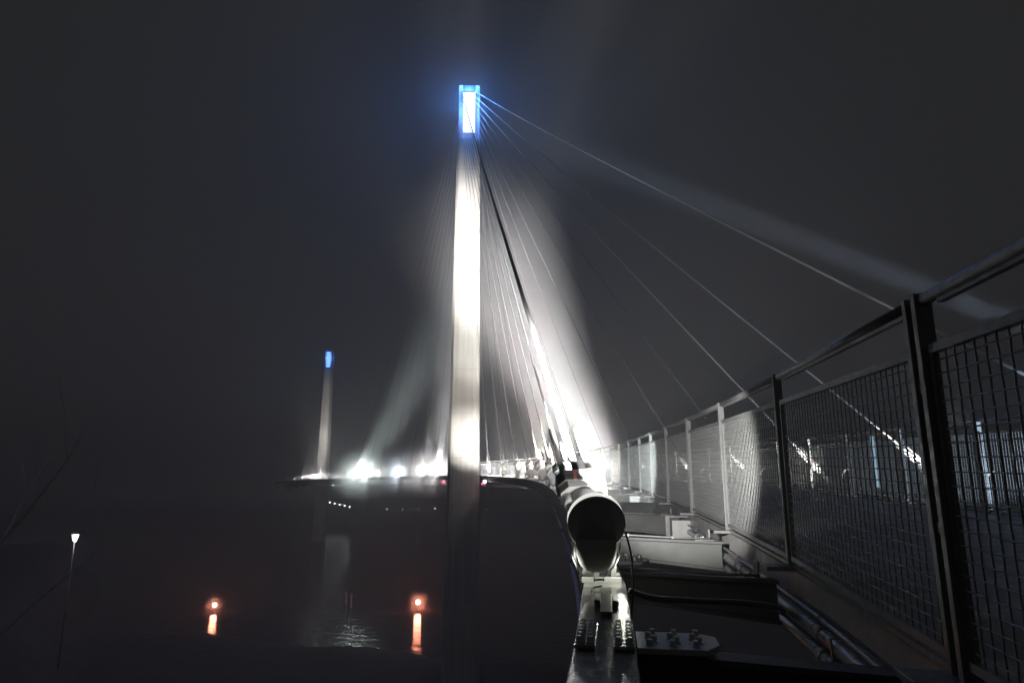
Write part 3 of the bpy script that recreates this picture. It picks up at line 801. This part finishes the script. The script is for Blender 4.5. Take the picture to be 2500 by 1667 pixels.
# lit strips on the far side fence
def strip(path, y, side, h0, h1, w, m, label, cat, horizontal=0):
    d = path.find(y); mt = frame(path, d); root = empty('light_strip', tuple(mt.translation), heading(path, d)); tag(root, label, cat)
    mb = MB()
    if horizontal: mb.box((-.10,0,h0),(-.07,horizontal,h1))
    else: mb.box((-.13,0,h0),(-.09,w,h1))
    mb.build('tube', m, root)
    mb = MB()
    if horizontal: mb.box((-.068,0,h0-.01),(-.05,horizontal,h1+.01))
    else: mb.box((-.088,0,h0-.02),(-.06,w,h1+.02))
    mb.build('backing', M['galv'], root)
strip(PFR, 13.2, 1, .25, 1.25, .06, M['bluestrip'], 'pale blue upright light strip on a post of the far fence', 'light strip')
strip(PFR, 6.0, 1, .06, .10, 0, M['amber'], 'amber light strip along the deck at the foot of the far fence', 'light strip', 2.2)

# ---------------------------------------------------------------- bare tree at left
def tree(x, y, z0, label):
    root = empty('bare_tree', (x, y, z0)); tag(root, label, 'tree')
    rng = random.Random(11); mbT = MB(); mbB = MB()
    def limb(mb, p, d, L, r, depth):
        pts = [p]; rs = [r]; q = p.copy(); n = 7
        for i in range(n):
            d = (d + Vector((rng.uniform(-.16,.16), rng.uniform(-.16,.16), rng.uniform(-.05,.14)))).normalized()
            q = q + d*L/n; pts.append(q.copy()); rs.append(r*(1-.72*(i+1)/n))
            if depth < 4 and i >= 2 and rng.random() < .5:
                side = Vector((rng.uniform(-1,1), rng.uniform(-1,1), rng.uniform(.0,.7))).normalized()
                limb(mbB, q.copy(), (d*.6+side*.8).normalized(), L*rng.uniform(.45,.65), rs[-1]*.62, depth+1)
        mb.tube(pts, rs, 6 if depth else 10, True)
    limb(mbT, Vector((0,0,-.5)), Vector((.12,0,1)), 13.5, .26, 0)
    limb(mbB, Vector((.5,0,5.5)), Vector((.75,-.1,.9)), 10.0, .11, 1)
    limb(mbB, Vector((.3,0,3.5)), Vector((.8,.2,.5)), 8.0, .08, 1)
    mbT.build('trunk', M['bark'], root); mbB.build('branches', M['bark'], root)
tree(-24.5, 29.0, near_h(-24.5, 29.0), 'bare leafless tree with spreading branches, dark against the fog at left')

# ---------------------------------------------------------------- haze
mb = MB(); mb.box((-920,-130,-2.0),(920,1320,53.6))
hz = mb.build('haze', bpy.data.materials.new('haze')); struct(hz, 'stuff')
m = hz.data.materials[0]; m.use_nodes = True
n = m.node_tree.nodes; l = m.node_tree.links
n.remove(n["Principled BSDF"])
pv = n.new("ShaderNodeVolumePrincipled"); pv.inputs["Color"].default_value = (.92,.92,.93,1); pv.inputs["Density"].default_value = .004
pv.inputs["Anisotropy"].default_value = .15
l.new(pv.outputs[0], n["Material Output"].inputs["Volume"])

mm = bpy.data.materials.new('bloom_volume'); mm.use_nodes = True; n = mm.node_tree.nodes  # added glow volume round bright lamps, standing in for lens bloom
n.remove(n["Principled BSDF"]); v = n.new("ShaderNodeVolumePrincipled"); v.inputs["Color"].default_value = (.95,.95,.95,1); 
tc = n.new("ShaderNodeTexCoord"); gr = n.new("ShaderNodeVectorMath"); gr.operation = 'LENGTH'
mp = n.new("ShaderNodeMapping"); mp.inputs["Location"].default_value = (-1,-1,-1); mp.inputs["Scale"].default_value = (2,2,2)
lk = mm.node_tree.links; lk.new(tc.outputs["Generated"], mp.inputs[0]); lk.new(mp.outputs[0], gr.inputs[0])
r1 = n.new("ShaderNodeMapRange"); r1.inputs[1].default_value = 1.0; r1.inputs[2].default_value = 0.0; r1.inputs[3].default_value = 0; r1.inputs[4].default_value = 1
lk.new(gr.outputs["Value"], r1.inputs[0]); pw = n.new("ShaderNodeMath"); pw.operation = 'POWER'; pw.inputs[1].default_value = 1.4; lk.new(r1.outputs[0], pw.inputs[0])
ml = n.new("ShaderNodeMath"); ml.operation = 'MULTIPLY'; ml.inputs[1].default_value = .45; lk.new(pw.outputs[0], ml.inputs[0]); lk.new(ml.outputs[0], v.inputs["Density"])
mm.node_tree.links.new(v.outputs[0], n["Material Output"].inputs["Volume"])
for p, r in BLOOM:
    o = ball('bloom_volume', mm, r, None, p, 24); struct(o, 'stuff')
